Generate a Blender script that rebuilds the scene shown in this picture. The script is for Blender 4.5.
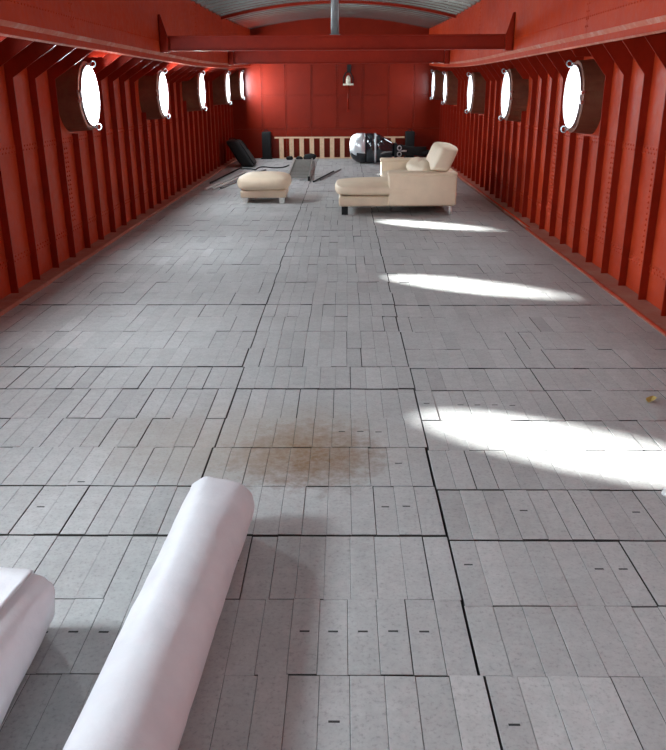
import bpy, bmesh, math, random
from mathutils import Vector, Matrix, noise
random.seed(11)
for o in list(bpy.data.objects): bpy.data.objects.remove(o)
scene = bpy.context.scene
COL = scene.collection
PI = math.pi

# ---------------------------------------------------------------- camera
CAM_H = 1.65
cam_d = bpy.data.cameras.new('camera'); cam = bpy.data.objects.new('camera', cam_d); COL.objects.link(cam)
cam_d.sensor_fit = 'HORIZONTAL'; cam_d.sensor_width = 36.0
cam_d.lens = 36.0 * 780.0 / 666.0
cam_d.clip_start = 0.05; cam_d.clip_end = 200
_vx, _vy, _f = 10.0, -285.0, 780.0            # vanishing point of the hold's length, relative to the image centre
_Y = Vector((_vx / _f, _vy / _f, 1)).normalized()
_X = Vector((_Y.z, 0, -_Y.x)).normalized()
_Z = _X.cross(_Y)
if _Z.y > 0: _Z = -_Z
rx = Vector((_X.x, _Y.x, _Z.x)); dn = Vector((_X.y, _Y.y, _Z.y)); fw = Vector((_X.z, _Y.z, _Z.z))
M = Matrix((( rx.x, -dn.x, -fw.x, 0), (rx.y, -dn.y, -fw.y, 0), (rx.z, -dn.z, -fw.z, CAM_H), (0, 0, 0, 1)))
cam.matrix_world = M
scene.camera = cam

# ---------------------------------------------------------------- sky, sun, exposure
SKY = 7.0
DAY_L, DAY_R = 58.0, 10.0     # watts of daylight spread by each hazed porthole: sunny side, shady side
world = bpy.data.worlds.new('sky'); scene.world = world; world.use_nodes = True
wn = world.node_tree; bg = wn.nodes['Background']
bg.inputs['Color'].default_value = (0.70, 0.90, 1.0, 1); bg.inputs['Strength'].default_value = SKY
sun_d = bpy.data.lights.new('sun', 'SUN'); sun_d.energy = 80.0; sun_d.angle = math.radians(2.8); sun_d.color = (0.93, 0.97, 0.94)
sun = bpy.data.objects.new('sun', sun_d); COL.objects.link(sun)
sun.rotation_euler = Vector((3.66, -1.60, -1.55)).to_track_quat('-Z', 'Y').to_euler()
sun.location = (-12, 10, 9)
vs = scene.view_settings
vs.view_transform = 'Standard'; vs.look = 'None'; vs.gamma = 1.0; vs.use_curve_mapping = False
vs.exposure = 0.0

# ---------------------------------------------------------------- dimensions of the hold
LP, RP = -2.845, 2.48            # hull plating, inner faces
LR, RR = -2.775, 2.41           # inner edges of the frames
LL, RL = -2.67, 2.28            # lips of the bottom ledges
LC, RC = -2.29, 2.12            # hatch coaming, inner faces
Y0, Y1 = -4.0, 20.9
XC = (LC + RC) / 2
LEDGE = 0.03
def sheer(y):
    return 0.17 * ((y - 12) / 8.2) ** 2 if y > 12 else 0.0
def eave(y): return 2.93 + 0.7 * sheer(y)
PORT_R = 0.285
PORTS_L = [(8.50, 1.604, -2.62), (11.84, 1.608, -2.59), (14.94, 1.645, -2.56), (18.1, 1.701, -2.53), (20.35, 1.776, -2.50)]
PORTS_R = [(8.20, 1.574, 2.28), (11.44, 1.575, 2.26), (14.54, 1.59, 2.24), (17.95, 1.681, 2.22), (20.15, 1.757, 2.20)]
UNSEEN_L = [(2.0, 1.604, -2.62), (5.15, 1.604, -2.62)]
UNSEEN_R = [(1.7, 1.574, 2.28), (4.9, 1.574, 2.28)]
ADDED_HATCH = (-2.4, -1.7)            # unseen roof opening added behind the viewer for soft fill light

# ---------------------------------------------------------------- materials
def new_mat(name):
    m = bpy.data.materials.new(name); m.use_nodes = True
    nt = m.node_tree; b = nt.nodes['Principled BSDF']
    return m, nt, b
def lnk(nt, a, b): nt.links.new(a, b)
def noise_node(nt, scale, detail=4, rough=0.55, vec=None):
    n = nt.nodes.new('ShaderNodeTexNoise'); n.inputs['Scale'].default_value = scale
    n.inputs['Detail'].default_value = detail; n.inputs['Roughness'].default_value = rough
    if vec is not None: lnk(nt, vec, n.inputs['Vector'])
    return n
def ramp(nt, fac, stops):
    r = nt.nodes.new('ShaderNodeValToRGB'); lnk(nt, fac, r.inputs['Fac'])
    e = r.color_ramp.elements
    e[0].position, e[0].color = stops[0][0], (*stops[0][1], 1)
    e[1].position, e[1].color = stops[-1][0], (*stops[-1][1], 1)
    for p, c in stops[1:-1]:
        k = e.new(p); k.color = (*c, 1)
    return r
def mixc(nt, fac, a, b, mode='MIX'):
    n = nt.nodes.new('ShaderNodeMix'); n.data_type = 'RGBA'; n.blend_type = mode
    if isinstance(fac, float): n.inputs[0].default_value = fac
    else: lnk(nt, fac, n.inputs[0])
    for s, v in ((6, a), (7, b)):
        if isinstance(v, tuple): n.inputs[s].default_value = (*v, 1)
        else: lnk(nt, v, n.inputs[s])
    return n.outputs[2]
def mth(nt, op, a, b=None, clamp=False):
    n = nt.nodes.new('ShaderNodeMath'); n.operation = op; n.use_clamp = clamp
    for i, v in enumerate((a, b)):
        if v is None: continue
        if isinstance(v, (int, float)): n.inputs[i].default_value = v
        else: lnk(nt, v, n.inputs[i])
    return n.outputs[0]
def bump(nt, b, h, strength, dist=0.01):
    n = nt.nodes.new('ShaderNodeBump'); n.inputs['Strength'].default_value = strength; n.inputs['Distance'].default_value = dist
    lnk(nt, h, n.inputs['Height']); lnk(nt, n.outputs['Normal'], b.inputs['Normal'])
def position(nt): return nt.nodes.new('ShaderNodeNewGeometry').outputs['Position']

def painted(name, base, dark, light, rough=0.45, spots=0.0, spot_col=(0.5, 0.4, 0.36), bk=0.25, spec=0.2, rv=0.1):
    m, nt, b = new_mat(name); p = position(nt)
    n1 = noise_node(nt, 1.7, 5, 0.6, p); n2 = noise_node(nt, 14, 5, 0.65, p)
    r = ramp(nt, n1.outputs['Fac'], [(0.28, dark), (0.5, base), (0.74, light)])
    c = mixc(nt, 0.35, r.outputs['Color'], ramp(nt, n2.outputs['Fac'], [(0.3, dark), (0.7, light)]).outputs['Color'])
    if spots > 0:
        n3 = noise_node(nt, 5.0, 6, 0.7, p)
        k = ramp(nt, n3.outputs['Fac'], [(0.58 - 0.12 * spots, (0, 0, 0)), (0.72, (spots, spots, spots))])
        c = mixc(nt, k.outputs['Color'], c, spot_col)
    lnk(nt, c, b.inputs['Base Color'])
    rr = ramp(nt, n2.outputs['Fac'], [(0.3, (rough - 0.8 * rv,) * 3), (0.7, (rough + 1.2 * rv,) * 3)])
    lnk(nt, rr.outputs['Color'], b.inputs['Roughness'])
    if bk: bump(nt, b, n2.outputs['Fac'], bk, 0.006)
    b.inputs['Specular IOR Level'].default_value = spec
    return m
MAT = {}
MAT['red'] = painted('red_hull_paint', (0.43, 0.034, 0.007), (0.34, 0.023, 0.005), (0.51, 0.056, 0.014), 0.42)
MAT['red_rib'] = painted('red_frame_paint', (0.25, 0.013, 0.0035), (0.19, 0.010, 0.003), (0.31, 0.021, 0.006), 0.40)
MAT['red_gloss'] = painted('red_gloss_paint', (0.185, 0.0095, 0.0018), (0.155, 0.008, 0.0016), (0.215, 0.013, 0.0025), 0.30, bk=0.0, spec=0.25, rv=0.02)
MAT['red_coaming'] = painted('red_coaming_paint', (0.42, 0.030, 0.005), (0.34, 0.020, 0.004), (0.50, 0.050, 0.009), 0.50, 0.06, (0.50, 0.14, 0.06), spec=0.12)
MAT['flange'] = painted('worn_red_flange', (0.50, 0.12, 0.07), (0.40, 0.06, 0.03), (0.60, 0.25, 0.18), 0.5, 0.7, (0.62, 0.45, 0.40))
MAT['dusty'] = painted('dusty_red_ledge', (0.38, 0.135, 0.095), (0.34, 0.075, 0.04), (0.42, 0.21, 0.16), 0.8, 0.5, (0.42, 0.27, 0.23))
MAT['brown'] = painted('brown_primer', (0.17, 0.045, 0.025), (0.11, 0.035, 0.02), (0.22, 0.085, 0.045), 0.5, 0.25, (0.20, 0.15, 0.07))

def plain(name, col, rough=0.5, metal=0.0, var=0.12, scale=30, bumpk=0.0, coat=0.0):
    m, nt, b = new_mat(name)
    n = noise_node(nt, scale, 4, 0.6, position(nt))
    d = tuple(max(0, c * (1 - var)) for c in col); l = tuple(min(1, c * (1 + var)) for c in col)
    lnk(nt, ramp(nt, n.outputs['Fac'], [(0.3, d), (0.7, l)]).outputs['Color'], b.inputs['Base Color'])
    b.inputs['Roughness'].default_value = rough; b.inputs['Metallic'].default_value = metal
    if coat: b.inputs['Coat Weight'].default_value = coat
    if bumpk: bump(nt, b, n.outputs['Fac'], bumpk, 0.004)
    return m
MAT['steel'] = plain('bright_steel', (0.62, 0.62, 0.64), 0.28, 1.0)
MAT['grey_pipe'] = plain('grey_painted_steel', (0.18, 0.185, 0.19), 0.45, 0.3)
MAT['zinc'] = plain('galvanised_sheet', (0.34, 0.36, 0.34), 0.27, 0.85, 0.15, 9)
MAT['cream'] = plain('cream_leather', (0.70, 0.555, 0.41), 0.55, 0, 0.05, 6, 0.15)
MAT['cream_dark'] = plain('cream_leather_base', (0.64, 0.50, 0.365), 0.55, 0, 0.05, 6, 0.15)
MAT['white_leg'] = plain('white_metal_leg', (0.78, 0.77, 0.74), 0.3, 0.2)
MAT['black'] = plain('matt_black', (0.005, 0.0055, 0.0065), 0.8)
MAT['black_gloss'] = plain('gloss_black', (0.015, 0.017, 0.022), 0.12, 0, 0.1, 20, 0, 0.6)
MAT['silver'] = plain('silver_cowl', (0.62, 0.64, 0.67), 0.22, 0.3, 0.05, 8, 0, 0.6)
MAT['wood'] = plain('pale_pine', (0.72, 0.50, 0.32), 0.6, 0, 0.12, 18)
MAT['alu'] = plain('dull_aluminium', (0.50, 0.50, 0.50), 0.45, 0.7)
MAT['ladder'] = plain('weathered_aluminium', (0.26, 0.26, 0.24), 0.5, 0.4)
MAT['pale_rod'] = plain('pale_painted_rod', (0.60, 0.60, 0.58), 0.5)
MAT['gap'] = plain('dark_joint_dirt_shade', (0.035, 0.032, 0.030), 0.95)  # joint dirt and the shade between blocks held in one dark colour
MAT['slot'] = plain('slot_shadowed_hole', (0.03, 0.03, 0.03), 0.9)
MAT['leaf'] = plain('dry_leaf', (0.50, 0.40, 0.12), 0.7)
MAT['paper'] = plain('white_paper', (0.75, 0.75, 0.75), 0.7)
MAT['lamp_white'] = plain('lamp_enamel', (0.72, 0.68, 0.55), 0.4)

# white plastic wrapped roll
m, nt, b = new_mat('white_plastic_wrap'); p = position(nt)
n1 = noise_node(nt, 5, 5, 0.6, p); n2 = noise_node(nt, 40, 4, 0.6, p)
c = ramp(nt, n1.outputs['Fac'], [(0.3, (0.58, 0.56, 0.59)), (0.7, (0.68, 0.66, 0.685))]).outputs['Color']
sp = ramp(nt, n2.outputs['Fac'], [(0.70, (0, 0, 0)), (0.76, (0.5, 0.5, 0.5))]).outputs['Color']
lnk(nt, mixc(nt, sp, c, (0.42, 0.38, 0.42)), b.inputs['Base Color'])
b.inputs['Roughness'].default_value = 0.46
n3 = noise_node(nt, 9, 5, 0.6, p); bump(nt, b, n3.outputs['Fac'], 0.22, 0.02)
MAT['wrap'] = m

# grey concrete paving blocks, each with its own tone, rust stain by the middle of the hold
m, nt, b = new_mat('grey_concrete_block'); p = position(nt)
at = nt.nodes.new('ShaderNodeAttribute'); at.attribute_name = 'tone'; at.attribute_type = 'GEOMETRY'
n1 = noise_node(nt, 2.2, 5, 0.6, p); n2 = noise_node(nt, 70, 4, 0.7, p); n3 = noise_node(nt, 18, 5, 0.65, p)
c = ramp(nt, n1.outputs['Fac'], [(0.25, (0.338, 0.330, 0.324)), (0.75, (0.420, 0.413, 0.412))]).outputs['Color']
c = mixc(nt, 0.6, c, ramp(nt, n3.outputs['Fac'], [(0.25, (0.78, 0.78, 0.78)), (0.72, (1.15, 1.15, 1.15))]).outputs['Color'], 'MULTIPLY')
c = mixc(nt, 0.55, c, ramp(nt, n2.outputs['Fac'], [(0.30, (0.50, 0.50, 0.50)), (0.46, (1, 1, 1)), (0.72, (1.14, 1.14, 1.14))]).outputs['Color'], 'MULTIPLY')
tn = nt.nodes.new('ShaderNodeCombineColor')
for i in range(3): lnk(nt, at.outputs['Fac'], tn.inputs[i])
c = mixc(nt, 1.0, c, tn.outputs[0], 'MULTIPLY')
sx = nt.nodes.new('ShaderNodeSeparateXYZ'); lnk(nt, p, sx.inputs[0])
def blob(cx, cy, ax, ay):
    dx = mth(nt, 'DIVIDE', mth(nt, 'SUBTRACT', sx.outputs[0], cx), ax)
    dy = mth(nt, 'DIVIDE', mth(nt, 'SUBTRACT', sx.outputs[1], cy), ay)
    return mth(nt, 'SQRT', mth(nt, 'ADD', mth(nt, 'MULTIPLY', dx, dx), mth(nt, 'MULTIPLY', dy, dy)))
ns = noise_node(nt, 9, 6, 0.7, p); ns2 = noise_node(nt, 26, 5, 0.7, p)
d = mth(nt, 'ADD', blob(-0.17, 3.40, 0.42, 0.42), mth(nt, 'MULTIPLY', mth(nt, 'SUBTRACT', ns.outputs['Fac'], 0.5), 1.3))
k = ramp(nt, d, [(0.15, (0.95,) * 3), (0.5, (0.68,) * 3), (1.08, (0,) * 3)]).outputs['Color']
k = mixc(nt, 0.6, k, ramp(nt, ns2.outputs['Fac'], [(0.30, (0.25,) * 3), (0.62, (1.15,) * 3)]).outputs['Color'], 'MULTIPLY')
c = mixc(nt, k, c, (0.150, 0.066, 0.020))
d2 = mth(nt, 'ADD', blob(-0.45, 3.55, 0.95, 0.55), mth(nt, 'MULTIPLY', mth(nt, 'SUBTRACT', n1.outputs['Fac'], 0.5), 0.9))
k2 = ramp(nt, d2, [(0.3, (0.35,) * 3), (1.0, (0,) * 3)]).outputs['Color']
c = mixc(nt, k2, c, (0.33, 0.25, 0.17))
lnk(nt, c, b.inputs['Base Color'])
b.inputs['Roughness'].default_value = 0.62
h = mth(nt, 'ADD', mth(nt, 'MULTIPLY', n2.outputs['Fac'], 0.4), n3.outputs['Fac'])
bump(nt, b, h, 0.22, 0.006)
MAT['concrete'] = m

# salt-hazed porthole glass: mostly clear, slightly milky, with an added glow for daylight
m, nt, b = new_mat('hazed_glowing_glass')
nt.nodes.remove(b)
tr = nt.nodes.new('ShaderNodeBsdfTransparent'); tr.inputs['Color'].default_value = (0.97, 0.98, 0.98, 1)
tl = nt.nodes.new('ShaderNodeBsdfTranslucent'); tl.inputs['Color'].default_value = (0.80, 0.92, 0.98, 1)
m1 = nt.nodes.new('ShaderNodeMixShader'); m1.inputs[0].default_value = 0.25; lnk(nt, tr.outputs[0], m1.inputs[1]); lnk(nt, tl.outputs[0], m1.inputs[2])
em = nt.nodes.new('ShaderNodeEmission'); em.inputs['Color'].default_value = (0.9, 0.95, 1.0, 1); em.inputs['Strength'].default_value = 2.5
ad = nt.nodes.new('ShaderNodeAddShader'); lnk(nt, m1.outputs[0], ad.inputs[0]); lnk(nt, em.outputs[0], ad.inputs[1])
lnk(nt, ad.outputs[0], nt.nodes['Material Output'].inputs['Surface'])
MAT['glass'] = m

# ---------------------------------------------------------------- mesh helpers
class MB:
    def __init__(s): s.v = []; s.f = []; s.tone = None
    def add(s, vs_, fs_):
        n = len(s.v); s.v += [tuple(q) for q in vs_]; s.f += [tuple(i + n for i in f) for f in fs_]; return s
    def box(s, x0, x1, y0, y1, z0, z1):
        return s.add([(x0,y0,z0),(x1,y0,z0),(x1,y1,z0),(x0,y1,z0),(x0,y0,z1),(x1,y0,z1),(x1,y1,z1),(x0,y1,z1)],
              [(0,3,2,1),(4,5,6,7),(0,1,5,4),(1,2,6,5),(2,3,7,6),(3,0,4,7)])
    def prism(s, poly, axis, a, b_):
        # polygon in the plane across `axis`, swept from a to b_
        def P(u, w, t):
            return {'x': (t, u, w), 'y': (u, t, w), 'z': (u, w, t)}[axis]
        n = len(poly)
        return s.add([P(u, w, a) for u, w in poly] + [P(u, w, b_) for u, w in poly],
              [tuple(range(n))[::-1], tuple(range(n, 2*n))] + [(i, (i+1) % n, (i+1) % n + n, i + n) for i in range(n)])
    def tube(s, pts, r, seg=8, caps=True, closed=False):
        pts = [Vector(q) for q in pts]; n = len(pts); rs = r if isinstance(r, (list, tuple)) else [r] * n
        base = len(s.v); prev = None
        for i, q in enumerate(pts):
            if closed: t = (pts[(i+1) % n] - pts[i-1]).normalized()
            else: t = ((pts[min(i+1, n-1)] - pts[max(i-1, 0)])).normalized()
            if prev is None:
                u = t.orthogonal().normalized()
            else:
                u = (prev - t * prev.dot(t)).normalized()
            prev = u; w = t.cross(u)
            for k in range(seg):
                a = 2 * PI * k / seg
                s.v.append(tuple(q + (u * math.cos(a) + w * math.sin(a)) * rs[i]))
        m_ = n if closed else n - 1
        for i in range(m_):
            j = (i + 1) % n
            for k in range(seg):
                k2 = (k + 1) % seg
                s.f.append((base + i*seg + k, base + i*seg + k2, base + j*seg + k2, base + j*seg + k))
        if caps and not closed:
            s.f.append(tuple(base + k for k in range(seg))[::-1]); s.f.append(tuple(base + (n-1)*seg + k for k in range(seg)))
        return s
    def rings(s, rings, cap0=True, cap1=True):
        base = len(s.v); n = len(rings[0])
        for r in rings: s.v += [tuple(q) for q in r]
        for i in range(len(rings) - 1):
            for k in range(n):
                k2 = (k + 1) % n
                s.f.append((base + i*n + k, base + i*n + k2, base + (i+1)*n + k2, base + (i+1)*n + k))
        if cap0: s.f.append(tuple(base + k for k in range(n))[::-1])
        if cap1: s.f.append(tuple(base + (len(rings)-1)*n + k for k in range(n)))
        return s
    def dome(s, c, nrm, r, h, seg=6):
        c = Vector(c); nrm = Vector(nrm); u = nrm.orthogonal().normalized(); w = nrm.cross(u); b0 = len(s.v)
        for rr, hh in ((r, 0), (r * 0.72, h * 0.7)):
            for k in range(seg):
                a = 2 * PI * k / seg
                s.v.append(tuple(c + (u * math.cos(a) + w * math.sin(a)) * rr + nrm * hh))
        s.v.append(tuple(c + nrm * h))
        for k in range(seg):
            k2 = (k + 1) % seg
            s.f.append((b0 + k, b0 + k2, b0 + seg + k2, b0 + seg + k)); s.f.append((b0 + seg + k, b0 + seg + k2, b0 + 2 * seg))
        return s
def root_loc(o):
    l = Vector((0, 0, 0))
    while o is not None: l = l + Vector(o.location); o = o.parent
    return l
def link(name, me, mat, parent=None):
    o = bpy.data.objects.new(name, me); COL.objects.link(o)
    if mat and not me.materials: me.materials.append(MAT[mat])
    if parent is not None: o.parent = parent
    return o
def build(name, mb, mat, parent=None, smooth=False, kind=None, fix=True):
    me = bpy.data.meshes.new(name)
    off = root_loc(parent) if parent is not None else Vector((0, 0, 0))
    me.from_pydata([(x - off.x, y - off.y, z - off.z) for x, y, z in mb.v], [], mb.f)
    if fix:
        bm = bmesh.new(); bm.from_mesh(me); bmesh.ops.recalc_face_normals(bm, faces=bm.faces); bm.to_mesh(me); bm.free()
    if mb.tone is not None:
        a = me.attributes.new('tone', 'FLOAT', 'POINT'); a.data.foreach_set('value', mb.tone)
    if smooth:
        me.polygons.foreach_set('use_smooth', [True] * len(me.polygons))
    me.update()
    o = link(name, me, mat, parent)
    if kind: o['kind'] = kind
    return o
def soft(name, x0, x1, y0, y1, z0, z1, r, mat, parent=None, seg=4, puff=0.0, bend=None):
    # a padded block: rounded edges, sides bulging by puff
    bm = bmesh.new(); bmesh.ops.create_cube(bm, size=1.0)
    for v in bm.verts: v.co = Vector(((x1-x0)*v.co.x, (y1-y0)*v.co.y, (z1-z0)*v.co.z))
    r = min(r, 0.49 * min(x1-x0, y1-y0, z1-z0))
    if puff:
        bmesh.ops.subdivide_edges(bm, edges=bm.edges[:], cuts=5, use_grid_fill=True)
        hx, hy, hz = (x1-x0)/2, (y1-y0)/2, (z1-z0)/2
        for v in bm.verts:
            a, b_, c_ = v.co.x/hx, v.co.y/hy, v.co.z/hz
            # round the edges, then puff
            q = Vector((max(-hx+r, min(hx-r, v.co.x)), max(-hy+r, min(hy-r, v.co.y)), max(-hz+r, min(hz-r, v.co.z))))
            dlt = v.co - q
            if dlt.length > r: dlt = dlt.normalized() * r
            v.co = q + dlt
            v.co += Vector((a*(1-b_*b_)*(1-c_*c_), b_*(1-a*a)*(1-c_*c_), c_*(1-a*a)*(1-b_*b_))) * puff
    else:
        bmesh.ops.bevel(bm, geom=bm.edges[:], offset=r, segments=seg, profile=0.5, affect='EDGES')
    ctr = Vector(((x0+x1)/2, (y0+y1)/2, (z0+z1)/2)); off = root_loc(parent) if parent else Vector((0, 0, 0))
    for v in bm.verts:
        w = v.co + ctr
        if bend: w = Vector(bend(w))
        v.co = w - off
    bmesh.ops.recalc_face_normals(bm, faces=bm.faces)
    me = bpy.data.meshes.new(name); bm.to_mesh(me); bm.free()
    me.polygons.foreach_set('use_smooth', [True] * len(me.polygons))
    o = link(name, me, mat, parent)
    if puff:
        sm = o.modifiers.new('subd', 'SUBSURF'); sm.levels = 1; sm.render_levels = 2
    return o
def empty(name, loc):
    o = bpy.data.objects.new(name, None); COL.objects.link(o); o.location = loc; o.empty_display_size = 0.1
    return o
def tag(o, label, cat, group=None):
    o['label'] = label; o['category'] = cat
    if group: o['group'] = group
    return o
def structure(o): o['kind'] = 'structure'; return o

# ================================================================ FLOOR
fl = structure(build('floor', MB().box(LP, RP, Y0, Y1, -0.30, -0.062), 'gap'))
fl['label'] = 'grey concrete block paving laid in rows over the hold bottom'
BAYS = [(LL - 0.015, -0.635), (-0.635, 0.415), (0.415, RL + 0.012)]
rows = []
y = 1.15
near = [1.15, 1.52, 1.89, 2.26, 2.67, 3.08, 3.48, 3.84, 4.28, 4.67, 5.05, 5.45, 5.84, 6.20, 6.60, 7.00, 7.38, 7.77, 8.18, 8.58, 8.98, 9.38, 9.79]
strong = {2.67, 3.08, 4.28, 4.67, 6.20, 7.77, 9.79}
ys = [Y0 + 0.02]
yy = 1.15 - 0.4 * 12
ys = [1.15 - 0.4 * k for k in range(12, 0, -1)] + near
while ys[-1] < Y1 - 0.5: ys.append(round(ys[-1] + 0.405, 3))
ys[-1] = Y1 - 0.02
cell = []
def block_shape(mb, x0, x1, y0, y1, zt, ch=0.003, tilt=(0, 0)):
    zb = -0.06
    n = len(mb.v)
    xs = ((x0, y0), (x1, y0), (x1, y1), (x0, y1))
    tx, ty = tilt; cx, cy = (x0+x1)/2, (y0+y1)/2
    def zz(x, y_): return zt + (x-cx)*tx + (y_-cy)*ty
    lo = [(x, y_, zb) for x, y_ in xs]; mid = [(x, y_, zz(x, y_) - ch) for x, y_ in xs]
    ix = ((x0+ch, y0+ch), (x1-ch, y0+ch), (x1-ch, y1-ch), (x0+ch, y1-ch)); top = [(x, y_, zz(x, y_)) for x, y_ in ix]
    f = [(8, 9, 10, 11)]
    for i in range(4):
        j = (i+1) % 4
        f += [(i, j, 4+j, 4+i), (4+i, 4+j, 8+j, 8+i)]
    mb.add(lo + mid + top, f)
blocks = []
bay_jog = [[0 if b_ in (0, 3) else random.choice((-0.006, -0.003, 0, 0.002, 0.004, 0.008)) for _ in ys] for b_ in range(4)]
for bi, (bx0, bx1) in enumerate(BAYS):
    for ri in range(len(ys) - 1):
        ya, yb = ys[ri], ys[ri+1]
        ga = 0.007 if ya in strong else 0.0007
        gb = 0.007 if yb in strong else 0.0007
        off = {0: 0.0, 1: 0.0, 2: -0.03}[bi] if ya > 2.2 else 0.0
        off2 = {0: 0.0, 1: 0.0, 2: -0.03}[bi] if yb > 2.2 else 0.0
        if bi == 1 and ri % 5 == 2: pass
        jl, jr = bay_jog[bi][ri], bay_jog[bi + 1][ri]; W = bx1 + jr - bx0 - jl - 0.0065; n = max(3, round(W / 0.0955))
        ws = [random.uniform(0.93, 1.07) for _ in range(n)]
        # now and then a double-width slab in the far half
        s_ = sum(ws); x = bx0 + jl + 0.00325
        rowz = random.uniform(-0.002, 0.002) * (0.4 if bi != 1 and ya > 4.5 else 1)
        for w in ws:
            wx = w / s_ * W
            far_side = bi != 1 and ya > 4.5
            g1 = random.choice((0.003, 0.0045)) if random.random() < (0.06 if far_side else 0.13) else (random.uniform(0.0001, 0.0004) if far_side else random.uniform(0.0003, 0.0011))
            jit = random.uniform(-0.003, 0.003) * (0.3 if far_side else 1)
            if random.random() < (0.015 if far_side else 0.04): jit += random.choice((-0.007, 0.007))
            t = random.gauss(1.0, 0.024)
            if random.random() < 0.06: t += random.uniform(0.05, 0.12)
            if random.random() < 0.05: t -= random.uniform(0.05, 0.12)
            blocks.append(dict(x0=x + (0.0001 if far_side else 0.0003), x1=x + wx - g1, y0=ya + ga + off + jit * (ga < 0.002), y1=yb - gb + off2 + jit * (gb < 0.002),
                 ch=(0.0006 if far_side else random.choice((0.0010, 0.0014, 0.0018))), z=rowz + random.uniform(-0.0018, 0.0018), t=t, tilt=(random.uniform(-0.012, 0.012), random.uniform(-0.003, 0.003))))
            x += wx
# paler dusted blocks low in the right of the picture
for bl in blocks:
    cx, cy = (bl['x0'] + bl['x1']) / 2, (bl['y0'] + bl['y1']) / 2
    if 1.5 < cy < 1.9 and (0.3 < cx < 0.42 or 0.5 < cx < 0.75): bl['t'] = random.uniform(1.14, 1.25)
    if cy < 2.0 and -1.4 < cx < -0.6: bl['t'] = min(bl['t'], 1.0)
def project(x, y_, z):
    q = M.inverted() @ Vector((x, y_, z)); return (333 + 780 * q.x / -q.z, 375 - 780 * q.y / -q.z, -q.z)
Minv = M.inverted()
def size_in_view(bl):
    cx, cy = (bl['x0'] + bl['x1']) / 2, (bl['y0'] + bl['y1']) / 2
    best = 0
    if cy < 1.2: return 0
    ins = 0
    for ax in (bl['x0'], cx, bl['x1']):
        for ay in (bl['y0'] + 0.02, cy, bl['y1'] - 0.02):
            q = Minv @ Vector((ax, ay, 0)); px, py = 333 + 780 * q.x / -q.z, 375 - 780 * q.y / -q.z
            if 0 <= px <= 666 and 0 <= py <= 750: ins += 1
    return (ins / 9.0) / (cy * cy) if ins >= 2 else 0
order = sorted(range(len(blocks)), key=lambda i: -size_in_view(blocks[i]))
single = set(i for i in order[:298] if size_in_view(blocks[i]) > 0)
def dark_sides(o):        # joint dirt plus painted joint shade on the upright faces of the blocks
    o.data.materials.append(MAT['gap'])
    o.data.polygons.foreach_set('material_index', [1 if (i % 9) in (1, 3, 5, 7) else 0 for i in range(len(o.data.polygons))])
rest = MB(); rest.tone = []
block_objs = []
for i, bl in enumerate(blocks):
    if i in single:
        mb = MB(); block_shape(mb, bl['x0'], bl['x1'], bl['y0'], bl['y1'], bl['z'], bl['ch'], bl['tilt'])
        mb.tone = [bl['t']] * len(mb.v)
        bl['o'] = build('floor_block', mb, 'concrete', fl, fix=False); dark_sides(bl['o']); block_objs.append(bl)
    else:
        block_shape(rest, bl['x0'], bl['x1'], bl['y0'], bl['y1'], bl['z'], bl['ch'], bl['tilt'])
        rest.tone += [bl['t']] * 12
dark_sides(build('floor_block_field', rest, 'concrete', fl, kind='stuff', fix=False))
# short dark lifting slots in some blocks
def on_floor(px, py, z=0.0):
    d = Vector(((px - 333) / 780.0, -(py - 375) / 780.0, -1)); d = M.to_3x3() @ d
    t = (z - CAM_H) / d.z; return Vector((0, 0, CAM_H)) + d * t
slot_px = [(308,632),(336,632),(365,632),(394,632),(423,632),(334,722),(240,561),(47,632),(75,632),(103,632),(505,725),(464,565),(590,569),(615,569),
           (339,432),(357,432),(372,432),(385,507),(409,507),(405,463),(434,404),(456,405),(475,405),(492,405),(507,406),(520,511),(630,512),(29,507),(92,482)]
for px, py in slot_px:
    q = on_floor(px, py)
    for bl in block_objs:
        if bl['x0'] <= q.x <= bl['x1'] and bl['y0'] <= q.y <= bl['y1'] and 'slot' not in bl:
            cx = (bl['x0'] + bl['x1']) / 2; bl['slot'] = 1
            build('lifting_slot', MB().box(cx - 0.016, cx + 0.016, q.y - 0.004, q.y + 0.004, bl['z'] - 0.004, bl['z'] + 0.0006), 'slot', bl['o'])
            break

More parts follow.
